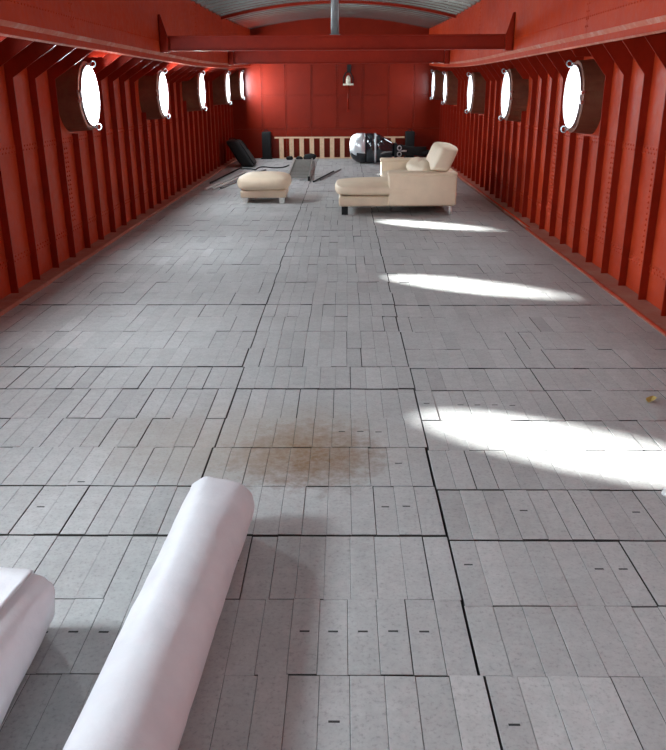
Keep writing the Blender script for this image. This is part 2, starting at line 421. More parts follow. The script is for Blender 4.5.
# ================================================================ HULL SIDES
def hull_side(name, side):
    X = LP if side < 0 else RP; ports = (UNSEEN_L + PORTS_L) if side < 0 else (UNSEEN_R + PORTS_R)
    mb = MB(); half = 0.42; out = X + side * 0.012
    cols = []; last = Y0
    for (py, pz, _) in ports:
        cols.append((last, py - half, None)); cols.append((py - half, py + half if py + half < Y1 else Y1, (py, pz))); last = min(py + half, Y1)
    cols.append((last, Y1, None))
    top = 2.5
    for a, b_, pt in cols:
        if b_ - a < 1e-4: continue
        if pt is None:
            mb.add([(X, a, -0.1), (X, b_, -0.1), (X, b_, top), (X, a, top)], [(0, 1, 2, 3)])
        else:
            py, pz = pt; z0, z1 = pz - half, pz + half
            mb.add([(X, a, -0.1), (X, b_, -0.1), (X, b_, z0), (X, a, z0)], [(0, 1, 2, 3)])
            mb.add([(X, a, z1), (X, b_, z1), (X, b_, top), (X, a, top)], [(0, 1, 2, 3)])
            n = 32; inner = []; outer = []
            for k in range(n):
                t = 2 * PI * k / n + PI / 4; c, s = math.cos(t), math.sin(t); m_ = max(abs(c), abs(s))
                inner.append((X, py + 0.35 * c, pz + 0.35 * s))
                outer.append((X, min(py + half * c / m_, Y1), pz + half * s / m_))
            mb.add(inner + outer, [(k, (k+1) % n, n + (k+1) % n, n + k) for k in range(n)])
    w = build(name, mb, 'red', fix=False); structure(w)
    so = w.modifiers.new('plate', 'SOLIDIFY'); so.thickness = 0.012; so.offset = 0.0
    # horizontal lap seams
    for z in (0.29, 1.18):
        build('plate_lap', MB().box(min(X, X - side*0.009), max(X, X - side*0.009), 3.0, Y1, z - 0.035, z + 0.035), 'red', w)
    rv = MB(); nrm = (-side, 0, 0)
    for z in (0.29, 1.18):
        for dz in (-0.018, 0.018):
            y_ = 3.0
            while y_ < 15:
                rv.dome((X - side*0.009, y_ + (0.03 if dz > 0 else 0), z + dz), nrm, 0.011, 0.008); y_ += 0.065
    butts = (8.24, 11.8, 15.4) if side < 0 else (6.40, 7.42, 9.45, 13.4)
    for y_ in butts:
        build('butt_strap', MB().box(min(X, X - side*0.011), max(X, X - side*0.011), y_ - 0.06, y_ + 0.06, 0.34, 1.13), 'red', w)
        for dy in (-0.03, 0.03):
            z = 0.38
            while z < 1.12:
                rv.dome((X - side*0.011, y_ + dy, z), nrm, 0.013, 0.011); z += 0.045
    build('rivet_rows', rv, 'red', w, kind='stuff', fix=False, smooth=True)
    return w
wallL = hull_side('wall_left', -1); wallR = hull_side('wall_right', 1)
wallL['label'] = 'red painted steel hull side with upright frames, left of the hold'
wallR['label'] = 'red painted steel hull side with upright frames, right of the hold'

def frames(wall, side, start, step):
    P, R_ = (LP, LR) if side < 0 else (RP, RR); C = (LC if side < 0 else RC)
    ports = (UNSEEN_L + PORTS_L) if side < 0 else (UNSEEN_R + PORTS_R)
    y = start
    while y > 3.6: y -= step
    cache = {}
    while y < Y1 - 0.1:
        s = sheer(y); kink = 1.76 + s; zc = 2.02 + s; th = 0.006
        cut = None
        for py, pz, _ in ports:
            dd = abs(y - py)
            if dd < 0.365: cut = (pz - math.sqrt(0.37**2 - dd*dd), pz + math.sqrt(0.37**2 - dd*dd))
        o_ = C + side * 0.075
        deck = 2.10 + s
        if cut is None:
            poly = [(P, LEDGE), (R_, LEDGE), (R_, kink), (o_, zc), (o_, deck), (P, deck)]
            key = round(s, 2)
            if s == 0 and 'std' in cache:
                o = bpy.data.objects.new('frame_rib', cache['std']); COL.objects.link(o); o.parent = wall; o.location = (0, y, 0)
            else:
                mb = MB().prism(poly, 'y', -th, th)
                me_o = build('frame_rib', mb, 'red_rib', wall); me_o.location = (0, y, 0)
                if s == 0: cache['std'] = me_o.data
        else:
            mb = MB().prism([(P, LEDGE), (R_, LEDGE), (R_, cut[0]), (P, cut[0])], 'y', -th, th)
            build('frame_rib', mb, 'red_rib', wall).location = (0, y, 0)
            zt = cut[1]
            if zt < deck - 0.03:
                # what is left of the knee above the porthole
                if zt < kink: poly = [(P, zt), (R_, zt), (R_, kink), (o_, zc), (o_, deck), (P, deck)]
                elif zt < zc:
                    xi = R_ + (o_ - R_) * (zt - kink) / (zc - kink); poly = [(P, zt), (xi, zt), (o_, zc), (o_, deck), (P, deck)]
                else: poly = [(P, zt), (o_, zt), (o_, deck), (P, deck)]
                build('knee_bracket', MB().prism(poly, 'y', -th, th), 'red_rib', wall).location = (0, y, 0)
        y += step
frames(wallL, -1, 6.48, 0.508)
frames(wallR, 1, 5.74, 0.49)

# bottom ledges
def ledge(n, side, ya, yb, lip, z):
    P = LP if side < 0 else RP
    poly = [(P, -0.06), (lip, -0.06), (lip, z - 0.012), (lip + side*0.012, z), (P, z)]
    o = build('trim_%d' % n, MB().prism(poly, 'y', ya, yb), 'dusty'); structure(o)
    f = MB().tube([(lip + side*0.006, ya, z - 0.008), (lip + side*0.006, yb, z - 0.008)], 0.011, 8)
    if side > 0: build('ledge_lip', f, 'red_coaming', o, smooth=True)
    return o
ledge(1, -1, Y0, Y1, LL, LEDGE)['label'] = 'dusty red ledge along the foot of the left hull side'
ledge(2, 1, Y0, 9.80, RL, LEDGE)['label'] = 'dusty red ledge along the foot of the right hull side, near length'
ledge(3, 1, 9.83, Y1, RL + 0.05, LEDGE)['label'] = 'dusty red ledge along the foot of the right hull side, far length'

# ================================================================ SIDE DECKS AND COAMINGS
def strip(mb, f0, f1, step=0.8, ya=Y0, yb=Y1):
    n = int((yb - ya) / step) + 1; b0 = len(mb.v)
    for i in range(n + 1):
        y_ = ya + (yb - ya) * i / n
        mb.v.append(f0(y_)); mb.v.append(f1(y_))
    for i in range(n):
        mb.f.append((b0 + 2*i, b0 + 2*i + 1, b0 + 2*i + 3, b0 + 2*i + 2))
def coaming(name, side, seams):
    C = LC if side < 0 else RC; P = LP if side < 0 else RP
    w = empty(name, (C, 0, 2.0)); structure(w)
    edges = [Y0] + seams + [Y1]
    for a, b_ in zip(edges[:-1], edges[1:]):
        mb = MB()
        strip(mb, lambda y_: (C, y_, 2.10 + sheer(y_)), lambda y_: (C, y_, eave(y_)), 0.6, a + 0.003, b_ - 0.003)
        o = build('coaming_plate', mb, 'red_coaming', w)
        so = o.modifiers.new('plate', 'SOLIDIFY'); so.thickness = 0.012; so.offset = 0
        mb = MB()
        strip(mb, lambda y_: (C - side*0.004, y_, 2.105 + sheer(y_)), lambda y_: (C + side*0.075, y_, 2.015 + sheer(y_)), 0.6, a + 0.002, b_ - 0.002)
        o = build('coaming_flange', mb, 'flange', w)
        so = o.modifiers.new('plate', 'SOLIDIFY'); so.thickness = 0.012; so.offset = 0
    # outer skin so the hold stays dark outside the plate joints
    mb = MB(); strip(mb, lambda y_: (C + side*0.02, y_, 2.02 + sheer(y_)), lambda y_: (C + side*0.02, y_, eave(y_) - 0.01), 0.8)
    build('backing_plate', mb, 'red_coaming', w)
    rv = MB()
    for ys_ in seams:
        for dy in (-0.03, 0.03):
            z = 2.16
            while z < eave(ys_) - 0.05:
                rv.dome((C - side*0.006, ys_ + dy, z + sheer(ys_)), (-side, 0, 0), 0.010, 0.006); z += 0.06
    y_ = 5.0
    while y_ < 12.5:
        rv.dome((C - side*0.006, y_, 2.235), (-side, 0, 0), 0.009, 0.006); y_ += 0.06
    build('rivet_rows', rv, 'red_coaming', w, kind='stuff', fix=False)
    mb = MB(); strip(mb, lambda y_: (C, y_, 2.10 + sheer(y_)), lambda y_: (P + side*0.02, y_, 2.10 + sheer(y_)))
    o = build('deck_plate', mb, 'red_rib', w); so = o.modifiers.new('plate', 'SOLIDIFY'); so.thickness = 0.01; so.offset = 0
    return w
cl = coaming('trim_4', -1, [2.4, 7.17, 13.2]); cl['label'] = 'red hatch coaming with worn flange above the left portholes'
cr = coaming('trim_5', 1, [2.4, 7.42, 13.2]); cr['label'] = 'red hatch coaming with worn flange above the right portholes'

# ================================================================ END BULKHEADS
def roof_z(x, y_):
    h = (RC - LC) / 2; t = (x - XC) / h
    return eave(y_) + 0.27 * (1 - t * t)
wf = empty('wall_far', (XC, Y1, 0)); structure(wf); wf['label'] = 'glossy red riveted steel bulkhead closing the far end of the hold'
xs = [LP, -2.05, -1.45, -0.80, -0.15, 0.50, 1.14, 1.78, RP]; zs = [-0.06, 0.72, 1.51, 2.27]
rv = MB()
for i in range(len(xs) - 1):
    for j in range(3):
        dep = 0.010 if (i + j) % 2 else 0.016
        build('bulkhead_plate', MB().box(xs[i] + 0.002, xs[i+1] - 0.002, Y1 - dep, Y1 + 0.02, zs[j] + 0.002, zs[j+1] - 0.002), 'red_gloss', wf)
    if 0 < i:
        for dx in (-0.025, 0.025):
            z = 0.78
            while z < 2.25:
                rv.dome((xs[i] + dx, Y1 - 0.016, z), (0, -1, 0), 0.014, 0.010); z += 0.06
for z in (1.51, 0.72):
    x = LP + 0.2
    while x < RP - 0.1:
        rv.dome((x, Y1 - 0.016, z + 0.028), (0, -1, 0), 0.013, 0.009); x += 0.07
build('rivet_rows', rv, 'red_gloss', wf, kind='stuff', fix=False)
mb = MB(); n = 24; bot = []; topv = []
for i in range(n + 1):
    x = LC - 0.02 + (RC - LC + 0.04) * i / n
    bot.append((x, Y1 - 0.005, 2.25)); topv.append((x, Y1 - 0.005, roof_z(x, Y1) + 0.03))
mb.add(bot + topv, [(i, i+1, n + 2 + i, n + 1 + i) for i in range(n)])
build('upper_plate', mb, 'red_gloss', wf)
mb = MB().box(LP, RP, Y1 + 0.02, Y1 + 0.03, -0.1, 2.6); build('backing_plate', mb, 'red_gloss', wf)
wn_ = build('wall_near', MB().box(LP, RP, Y0 - 0.02, Y0, -0.1, 3.4), 'red'); structure(wn_); wn_['label'] = 'red bulkhead closing the near end behind the viewer'

# ================================================================ ROOF
def roof_mesh(ya, yb):
    mb = MB(); nx = 28; per = 0.42; step = per / 10; ny = int(round((yb - ya) / step))
    h = (RC - LC) / 2
    for j in range(ny + 1):
        y_ = ya + (yb - ya) * j / ny; wv = 0.034 * math.sin(2 * PI * y_ / per) + 0.012
        for i in range(nx + 1):
            x = LC - 0.12 + (RC - LC + 0.24) * i / nx
            mb.v.append((x, y_, roof_z(x, y_) + wv))
    for j in range(ny):
        for i in range(nx):
            a = j * (nx + 1) + i; mb.f.append((a, a + nx + 1, a + nx + 2, a + 1))
    return mb
ce = build('ceiling', roof_mesh(ADDED_HATCH[1], Y1 + 0.02), 'zinc', smooth=True, fix=False); structure(ce)
ce['label'] = 'arched corrugated galvanised roof over the hold'
so = ce.modifiers.new('sheet', 'SOLIDIFY'); so.thickness = 0.004; so.offset = 1
rb = build('roof_sheet', roof_mesh(Y0, ADDED_HATCH[0]), 'zinc', ce, smooth=True, fix=False)
for y_ in (4.0, 10.0, 16.0):
    pts = []
    mb = MB(); n = 28; ring = []
    for i in range(n + 1):
        x = LC + (RC - LC) * i / n; z = roof_z(x, y_) - 0.002
        ring.append([(x, y_ - 0.035, z), (x, y_ + 0.035, z), (x, y_ + 0.035, z - 0.06), (x, y_ - 0.035, z - 0.06)])
    mb.rings(ring); build('roof_arch', mb, 'red_rib', ce)

# ================================================================ PORTHOLES
def porthole(n, side, py, pz, XR, label, detail=True):
    X = LP if side < 0 else RP
    w = empty('window_%d' % n, (X, py, pz)); structure(w); w['label'] = label
    seg = 40
    def circ(x, r, yo=0, zo=0): return [(x, py + r * math.cos(2*PI*k/seg), pz + r * math.sin(2*PI*k/seg)) for k in range(seg)]
    # trunk between hull plating and rim
    mb = MB(); mb.rings([circ(X + side*0.01, 0.352), circ(XR, 0.335), circ(XR, PORT_R + 0.012), circ(X + side*0.01, 0.345)], False, False)
    build('porthole_trunk', mb, 'brown', w, smooth=False)
    # swung frame with glass
    mb = MB(); a = XR - side*0.004; b_ = XR - side*0.026
    mb.rings([circ(a, 0.304), circ(b_, 0.300), circ(b_, PORT_R + 0.004), circ(a, PORT_R)], False, False)
    build('glass_frame', mb, 'steel' if detail else 'brown', w, smooth=False)
    mb = MB(); mb.add(circ(XR - side*0.012, PORT_R + 0.003), [tuple(range(seg))])
    build('glass_pane', mb, 'glass', w, fix=False)
    if detail:
        # eye nuts on swing bolts at the far top and far bottom, hinge knuckles on the near side
        for ang in (72, -72):
            t = math.radians(ang); cy, cz = py + 0.325 * math.cos(t), pz + 0.325 * math.sin(t)
            mb = MB().tube([(XR + side*0.03, cy, cz), (XR - side*0.025, cy, cz)], 0.010, 8)
            bo = build('swing_bolt', mb, 'steel', w, smooth=True)
            ring = [(XR - side*(0.025 + 0.024 + 0.026*math.cos(2*PI*k/14)), cy + 0.010*math.sin(2*PI*k/14), cz + 0.030*math.sin(2*PI*k/14)) for k in range(14)]
            build('eye_nut', MB().tube(ring, 0.007, 6, closed=True), 'grey_pipe', bo, smooth=True)
        for dz in (-0.045, 0.045):
            mb = MB().box(min(XR, XR - side*0.03), max(XR, XR - side*0.03), py - 0.36, py - 0.30, pz + dz - 0.014, pz + dz + 0.014)
            build('hinge_knuckle', mb, 'steel', w)
    return w
nth = ['nearest', 'second nearest', 'middle', 'second farthest', 'farthest']
k = 1
for side, ports, word in ((-1, PORTS_L, 'left'), (1, PORTS_R, 'right')):
    for i, (py, pz, px_) in enumerate(ports):
        porthole(k, side, py, pz, px_, 'bright round porthole, %s of five visible in the %s hull side' % (nth[i], word)); k += 1
for py, pz, px_ in UNSEEN_L: porthole(k, -1, py, pz, px_, 'round porthole in the left hull side beside the viewer', False); k += 1
for py, pz, px_ in UNSEEN_R: porthole(k, 1, py, pz, px_, 'round porthole in the right hull side beside the viewer', False); k += 1

# daylight entering by the portholes and the added hatch
def portal(loc, sx_, sy_, dirv):
    d = bpy.data.lights.new('daylight_portal', 'AREA'); d.shape = 'RECTANGLE'; d.size = sx_; d.size_y = sy_
    d.cycles.is_portal = True
    o = bpy.data.objects.new('daylight_portal', d); COL.objects.link(o); o.location = loc
    o.rotation_euler = Vector(dirv).to_track_quat('-Z', 'Y').to_euler()
def window_light(x, py, pz, side, watts):
    d = bpy.data.lights.new('porthole_daylight', 'AREA'); d.shape = 'DISK'; d.size = 2 * PORT_R - 0.004; d.energy = watts
    d.color = (0.80, 0.93, 1.0)
    o = bpy.data.objects.new('porthole_daylight', d); COL.objects.link(o); o.location = (x - side * 0.016, py, pz)
    o.rotation_euler = Vector((-side, 0, 0)).to_track_quat('-Z', 'Y').to_euler()
for py, pz, x in UNSEEN_L + PORTS_L: window_light(x, py, pz, -1, DAY_L * (1.75 if py < 3 else 1.0))   # unseen nearest one boosted to deepen the roll's shadow
for py, pz, x in UNSEEN_R + PORTS_R: window_light(x, py, pz, 1, DAY_R)
portal((XC, (ADDED_HATCH[0] + ADDED_HATCH[1]) / 2, 3.3), RC - LC, ADDED_HATCH[1] - ADDED_HATCH[0], (0, 0, -1))

# ================================================================ CROSS BEAMS AND POST
def cross_beam(y_, z0, z1, label, gus):
    t = empty('cross_beam', (XC, y_, z0)); tag(t, label, 'beam')
    xa, xb = LC + 0.006, RC - 0.006
    build('web', MB().box(xa, xb, y_ - 0.005, y_ + 0.005, z0, z1), 'red_rib', t)
    build('bottom_flange', MB().box(xa + 0.05, xb - 0.05, y_ - 0.06, y_ + 0.035, z0 - 0.012, z0), 'red_rib', t)
    build('top_flange', MB().box(xa + 0.05, xb - 0.05, y_ - 0.035, y_ + 0.035, z1, z1 + 0.010), 'red_rib', t)
    for s, x in ((1, xa), (-1, xb)):
        poly = [(x, z0 - 0.03), (x + s*0.10, z0 - 0.03), (x + s*0.10, z1 + 0.01), (x + s*0.03, z1 + gus), (x, z1 + gus)]
        build('end_gusset', MB().prism(poly, 'y', y_ - 0.085, y_ - 0.073), 'red_rib', t)
        build('end_plate', MB().box(min(x, x + s*0.012), max(x, x + s*0.012), y_ - 0.085, y_ + 0.06, z0 - 0.03, z1 + gus), 'red_rib', t)
        build('gusset_side', MB().box(min(x + s*0.09, x + s*0.10), max(x + s*0.09, x + s*0.10), y_ - 0.073, y_ + 0.05, z0 - 0.03, z1 + 0.01), 'red_rib', t)
    return t
cross_beam(10.6, 2.13, 2.285, 'near red steel cross beam carrying the grey post under the roof', 0.25)
cross_beam(16.8, 2.16, 2.39, 'far red steel cross beam behind the near one', 0.06)
t = empty('roof_post', (-0.10, 10.6, 2.295)); tag(t, 'grey round steel post standing on the near cross beam', 'post')
zt = roof_z(-0.1, 10.6)
build('post_shaft', MB().tube([(-0.10, 10.6, 2.303), (-0.10, 10.6, zt)], 0.05, 20), 'grey_pipe', t, smooth=True)
build('post_foot', MB().box(-0.165, -0.035, 10.555, 10.645, 2.295, 2.305), 'grey_pipe', t)

# ================================================================ WHITE WRAPPED ROLLS
def roll(ax, ay, ang, length, r, label, flap):
    d = Vector((math.sin(ang), math.cos(ang), 0)); u = Vector((d.y, -d.x, 0))
    # (ax, ay) is the far end of the axis
    far = Vector((ax, ay, r)); t = empty('wrapped_roll', (ax, ay, 0)); tag(t, label, 'roll', 'white plastic wrapped rolls')
    seg = 48; prof = []
    for i in range(9):                      # tucked-in rounded end
        a = PI / 2 * i / 8; prof.append((0.028 * (1 - math.sin(a)), r - 0.028 * (1 - math.cos(a)) ))
    prof = [(0.028 * (1 - math.cos(PI/2*i/6)), r - 0.028 + 0.028 * math.sin(PI/2*i/6)) for i in range(7)]
    st = [(0.012, 0.0), (0.004, r * 0.35), (0.0, r - 0.028)] + prof[1:]
    L = 0.06
    while L < length - 0.05: st.append((L, r)); L += 0.05
    st += [(length - (q[0]), q[1]) for q in reversed(prof)]
    def surf(l, a, rr, lift=0.0):
        bl_ = max(0.0, 1 - l / 0.35); pw = 2.1 + 0.9 * bl_; hz = 0.98 - 0.09 * bl_
        c_, s_ = math.cos(a), math.sin(a); cc = math.copysign(abs(c_) ** (2 / pw), c_); ss = math.copysign(abs(s_) ** (2 / pw), s_) * hz
        ro = math.radians(-15) * (0.2 + 0.8 * bl_); cc, ss = cc * math.cos(ro) - ss * math.sin(ro), cc * math.sin(ro) + ss * math.cos(ro)
        n_ = u * c_ + Vector((0, 0, 1)) * s_
        q = far - d * l + (u * cc + Vector((0, 0, 1)) * (ss - 0.4 * (1 - hz))) * rr
        w = 0.0035 * noise.noise(Vector((l * 3, c_ * 1.2, s_ * 1.2 + ax))) + 0.002 * noise.noise(Vector((l * 11, c_ * 3, s_ * 3)))
        if rr > 0.05: q = q + n_ * (w + lift)
        if l < 0.22 and rr > 0.05:           # crumpled wrap at the end
            q += n_ * 0.009 * (1 - l / 0.22) * noise.noise(Vector((l * 14 + ax, c_ * 3.5, s_ * 3.5 + 7)))
        q.z = max(q.z, 0.001)
        return q
    rings = [[surf(l, 2 * PI * k_ / seg, rr) for k_ in range(seg)] for (l, rr) in st]
    mb = MB(); mb.rings(rings, False, True); build('plastic_sheet', mb, 'wrap', t, smooth=True)
    # loose outer lap of the sheet
    if flap is not None:
        mb = MB()
        for i in range(40):
            l = 0.02 + (length - 0.05) * i / 39
            for j in range(13):
                mb.v.append(tuple(surf(l, flap + 1.0 * j / 12, r, 0.001 + 0.008 * max(0, 1 - j / 3.0))))
        for i in range(39):
            for j in range(12): a_ = i * 13 + j; mb.f.append((a_, a_ + 13, a_ + 14, a_ + 1))
        o = build('sheet_lap', mb, 'wrap', t, smooth=True); so = o.modifiers.new('s', 'SOLIDIFY'); so.thickness = 0.003
    return t
A = math.radians(3.0)
roll(-0.505 + 0.51 * math.tan(A), 2.71, A, 2.0, 0.13, 'long white plastic-wrapped roll lying on the floor in the foreground', None)
roll(-1.05, 2.10, math.radians(-3.0), 1.8, 0.13, 'white plastic-wrapped roll with a loose lap, cut by the left edge', 1.35)

# ================================================================ SOFA
S = empty('chaise_sofa', (0.75, 12.2, 0)); tag(S, 'cream leather sofa with a chaise end and raised backrest', 'sofa')
ya, yb = 11.0, 13.45
soft('base_frame', -0.06, 1.56, ya + 0.02, ya + 1.05, 0.12, 0.26, 0.03, 'cream_dark', S)
soft('base_frame', 0.64, 1.56, ya + 1.05, yb - 0.02, 0.12, 0.26, 0.03, 'cream_dark', S)
soft('chaise_cushion', -0.09, 1.30, ya + 0.01, ya + 1.06, 0.255, 0.425, 0.065, 'cream', S, puff=0.03)
soft('seat_cushion', 0.62, 1.30, ya + 1.08, yb - 0.24, 0.255, 0.425, 0.06, 'cream', S, puff=0.02)
def arm(y0, y1):
    soft('armrest', 0.63, 1.57, y0, y1, 0.135, 0.55, 0.022, 'cream', S)
    soft('armrest_pad', 0.615, 1.575, y0 - 0.008, y1 + 0.008, 0.535, 0.59, 0.025, 'cream', S)
arm(ya - 0.01, ya + 0.20); arm(yb - 0.20, yb + 0.01)
soft('backrest', 1.28, 1.57, ya + 0.20, yb - 0.20, 0.20, 0.60, 0.05, 'cream', S)
def lean(w): return (w.x + (w.z - 0.55) * 0.38, w.y, w.z)
soft('back_cushion', 1.05, 1.26, ya + 0.22, ya + 1.15, 0.42, 0.66, 0.09, 'cream', S, puff=0.03, bend=lean)
soft('back_cushion', 1.05, 1.26, ya + 1.17, yb - 0.22, 0.42, 0.62, 0.09, 'cream', S, puff=0.03, bend=lean)
soft('headrest', 1.17, 1.43, ya + 0.0, ya + 1.15, 0.58, 0.92, 0.05, 'cream', S, puff=0.012, bend=lambda w: (w.x + 0.03 + (w.z - 0.60) * 0.44, w.y, w.z + (w.x - 1.30) * -0.12))
for x, y_ in ((1.50, ya + 0.06), (1.50, yb - 0.06), (0.70, yb - 0.06)):
    build('leg', MB().tube([(x, y_, 0), (x, y_, 0.125)], [0.016, 0.024], 12), 'white_leg', S, smooth=True)
for y_ in (ya + 0.10, ya + 0.92):
    build('leg', MB().box(-0.02, 0.07, y_ - 0.03, y_ + 0.03, 0, 0.125), 'black', S)
build('leg', MB().tube([(0.70, ya + 0.5, 0), (0.70, ya + 0.5, 0.125)], 0.018, 10), 'alu', S, smooth=True)

# ================================================================ OTTOMAN
O_ = empty('ottoman', (-1.24, 12.65, 0)); tag(O_, 'cream leather ottoman on white feet left of the sofa', 'ottoman')
soft('base_frame', -1.59, -0.89, 12.27, 13.07, 0.085, 0.20, 0.025, 'cream_dark', O_)
soft('cushion', -1.63, -0.85, 12.23, 13.11, 0.185, 0.41, 0.085, 'cream', O_, puff=0.03)
for x in (-1.53, -0.95):
    for y_ in (12.33, 13.0):
        build('leg', MB().prism([(x - 0.035, 0.0), (x + 0.035, 0.0), (x + 0.045, 0.09), (x - 0.045, 0.09)], 'y', y_ - 0.03, y_ + 0.03), 'white_leg', O_)

# ================================================================ OUTBOARD MOTOR lying on the floor
Mo = empty('outboard_motor', (0.7, 19.3, 0)); tag(Mo, 'black outboard motor with a silver cowl lying on the floor by the slats', 'outboard motor')
MY = 19.3
def sect(x, cz, hz, hy, n=28, p=2.5):
    o = []
    for k_ in range(n):
        a = 2 * PI * k_ / n; c, s = math.cos(a), math.sin(a)
        o.append((x, MY + hy * math.copysign(abs(c) ** (2 / p), c), cz + hz * math.copysign(abs(s) ** (2 / p), s)))
    return o
mb = MB(); mb.rings([sect(0.16, 0.38, 0.06, 0.06), sect(0.165, 0.38, 0.14, 0.11), sect(0.19, 0.375, 0.22, 0.17), sect(0.24, 0.37, 0.28, 0.22), sect(0.32, 0.36, 0.325, 0.255), sect(0.42, 0.352, 0.345, 0.27), sect(0.52, 0.35, 0.348, 0.275)])
cap = build('cowl_cap', mb, 'silver', Mo, smooth=True); cap.data.materials.append(MAT['black_gloss'])
for pl in cap.data.polygons:
    if pl.center.z < 0.24: pl.material_index = 1            # black lower shell of the cowl
mb = MB(); mb.rings([sect(0.52, 0.35, 0.335, 0.265), sect(0.56, 0.35, 0.335, 0.265)]); build('cowl_seam', mb, 'black', Mo, smooth=True)
mb = MB(); mb.rings([sect(0.56, 0.35, 0.35, 0.275), sect(0.68, 0.35, 0.35, 0.272), sect(0.74, 0.35, 0.345, 0.268)])
build('cowl_body', mb, 'black_gloss', Mo, smooth=True)
mb = MB(); mb.rings([sect(0.74, 0.35, 0.352, 0.274), sect(0.78, 0.35, 0.350, 0.272)]); build('cowl_band', mb, 'silver', Mo, smooth=True)
mb = MB(); mb.rings([sect(0.78, 0.35, 0.343, 0.268), sect(0.90, 0.335, 0.315, 0.24), sect(1.02, 0.32, 0.255, 0.19), sect(1.14, 0.31, 0.19, 0.14), sect(1.24, 0.305, 0.14, 0.11)])
build('lower_cowl', mb, 'black_gloss', Mo, smooth=True)
mb = MB(); mb.rings([sect(1.24, 0.305, 0.13, 0.10), sect(1.36, 0.30, 0.12, 0.08), sect(1.70, 0.28, 0.10, 0.06), sect(1.98, 0.26, 0.12, 0.05)]); build('midsection', mb, 'black', Mo, smooth=True)
mb = MB().box(1.22, 1.27, MY - 0.16, MY + 0.16, 0.14, 0.46).box(1.27, 1.40, MY - 0.165, MY - 0.13, 0.16, 0.44); br = build('clamp_bracket', mb, 'black', Mo)
for z in (0.22, 0.36):
    ring = [(1.33 + 0.045*math.cos(2*PI*k_/16), MY - 0.175, z + 0.05*math.sin(2*PI*k_/16)) for k_ in range(16)]
    build('clamp_ring', MB().tube(ring, 0.013, 6, closed=True), 'steel', br, smooth=True)
build('swivel_pin', MB().tube([(1.36, MY - 0.15, 0.29), (1.50, MY - 0.15, 0.29)], 0.02, 10), 'steel', br, smooth=True)
gc = MB(); gc.rings([[(x, MY + r_*math.cos(2*PI*k_/16), 0.25 + r_*math.sin(2*PI*k_/16)) for k_ in range(16)] for x, r_ in ((1.86, 0.02), (1.88, 0.055), (2.0, 0.065), (2.04, 0.05))])
build('gearcase', gc, 'black', Mo, smooth=True)

# ================================================================ PALE SLATTED FRAME along the bulkhead
F_ = empty('slatted_frame', (-0.08, 20.70, 0)); tag(F_, 'pale timber frame of upright slats along the far bulkhead', 'slatted frame')
build('top_rail', MB().box(-1.74, 1.56, 20.66, 20.74, 0.50, 0.535), 'wood', F_)
build('bottom_rail', MB().box(-1.60, 1.56, 20.715, 20.74, 0.0, 0.03), 'wood', F_)
x = -1.57
sm = None
while x < 1.5:
    if sm is None:
        sm = build('slat', MB().box(x - 0.055, x + 0.055, 20.67, 20.715, 0.003, 0.50), 'wood', F_); x0s = x
    else:
        o = sm.copy(); COL.objects.link(o); o.parent = F_; o.location = (x - x0s, 0, 0)
    x += 0.2585

# dark uprights at both ends of the slatted frame
for x, lab in ((-1.95, 'black steel box standing left of the slatted frame'), (1.70, 'black steel box standing right of the slatted frame')):
    t = empty('black_box', (x, 20.72, 0)); tag(t, lab, 'box', 'black boxes by the slatted frame')
    soft('body', x - 0.11, x + 0.11, 20.58, 20.86, 0.03, 0.66, 0.015, 'black', t, seg=2)
    build('foot', MB().box(x - 0.14, x + 0.14, 20.56, 20.87, 0.0, 0.03), 'black', t)
    ring = [(x + 0.05*math.cos(PI*k_/8), 20.72, 0.655 + 0.05*math.sin(PI*k_/8)) for k_ in range(9)]
    build('handle', MB().tube(ring, 0.008, 6), 'black', t, smooth=True)

# ================================================================ BLACK PADDED CASE leaning on the left frames
t = empty('black_case', (-2.2, 18.7, 0)); tag(t, 'black padded case leaning against the left hull frames', 'case')
def tilt(w):
    a = math.radians(32); dx, dz = w.x + 2.02, w.z
    return (-2.02 + dx * math.cos(a) - dz * math.sin(a), w.y, 0.004 + (dx + 0.36) * math.sin(a) * 0 + dz * math.cos(a) + max(0, dx + 0.36) * 0.0)
soft('body', -2.38, -2.02, 18.3, 19.1, 0.0, 0.68, 0.05, 'black', t, puff=0.012, bend=tilt)
soft('pocket', -2.03, -1.985, 18.4, 19.0, 0.08, 0.42, 0.02, 'black', t, bend=tilt)
for k_ in range(2):
    yy_ = 18.42 + 0.5 * k_
    build('strap', MB().tube([tilt(Vector((-2.005, yy_, 0.06))), tilt(Vector((-1.995, yy_, 0.35))), tilt(Vector((-2.01, yy_, 0.64)))], 0.014, 6), 'black', t, smooth=True)
ring = [Vector(tilt(Vector((-2.2 + 0.10*math.cos(PI*k_/10), 18.7, 0.67 + 0.06*math.sin(PI*k_/10))))) for k_ in range(11)]
build('handle', MB().tube(ring, 0.012, 6), 'black', t, smooth=True)

# ================================================================ LADDER lying on the floor, rods, cable
Ld = empty('ladder', (-0.95, 17.6, 0)); tag(Ld, 'dull aluminium ladder lying flat on the floor behind the ottoman', 'ladder')
def lad(s_, off): # s_ along, off across
    a = Vector((-0.87, 15.5, 0)); b_ = Vector((-0.97, 19.9, 0)); d = (b_ - a); L = d.length; d.normalize(); u = Vector((d.y, -d.x, 0))
    return a + d * s_ + u * off
for off in (-0.21, 0.21):
    q0, q1 = lad(0, off), lad(4.4, off)
    build('rail', MB().prism([(q0.x - 0.014, q0.y), (q0.x + 0.014, q0.y), (q1.x + 0.014, q1.y), (q1.x - 0.014, q1.y)], 'z', 0.004, 0.074), 'ladder', Ld)
for k_ in range(15):
    s_ = 0.15 + k_ * 0.29; q0, q1 = lad(s_, -0.2), lad(s_, 0.2)
    build('rung', MB().prism([(q0.x, q0.y - 0.03), (q1.x, q1.y - 0.03), (q1.x, q1.y + 0.03), (q0.x, q0.y + 0.03)], 'z', 0.035, 0.06), 'ladder', Ld)
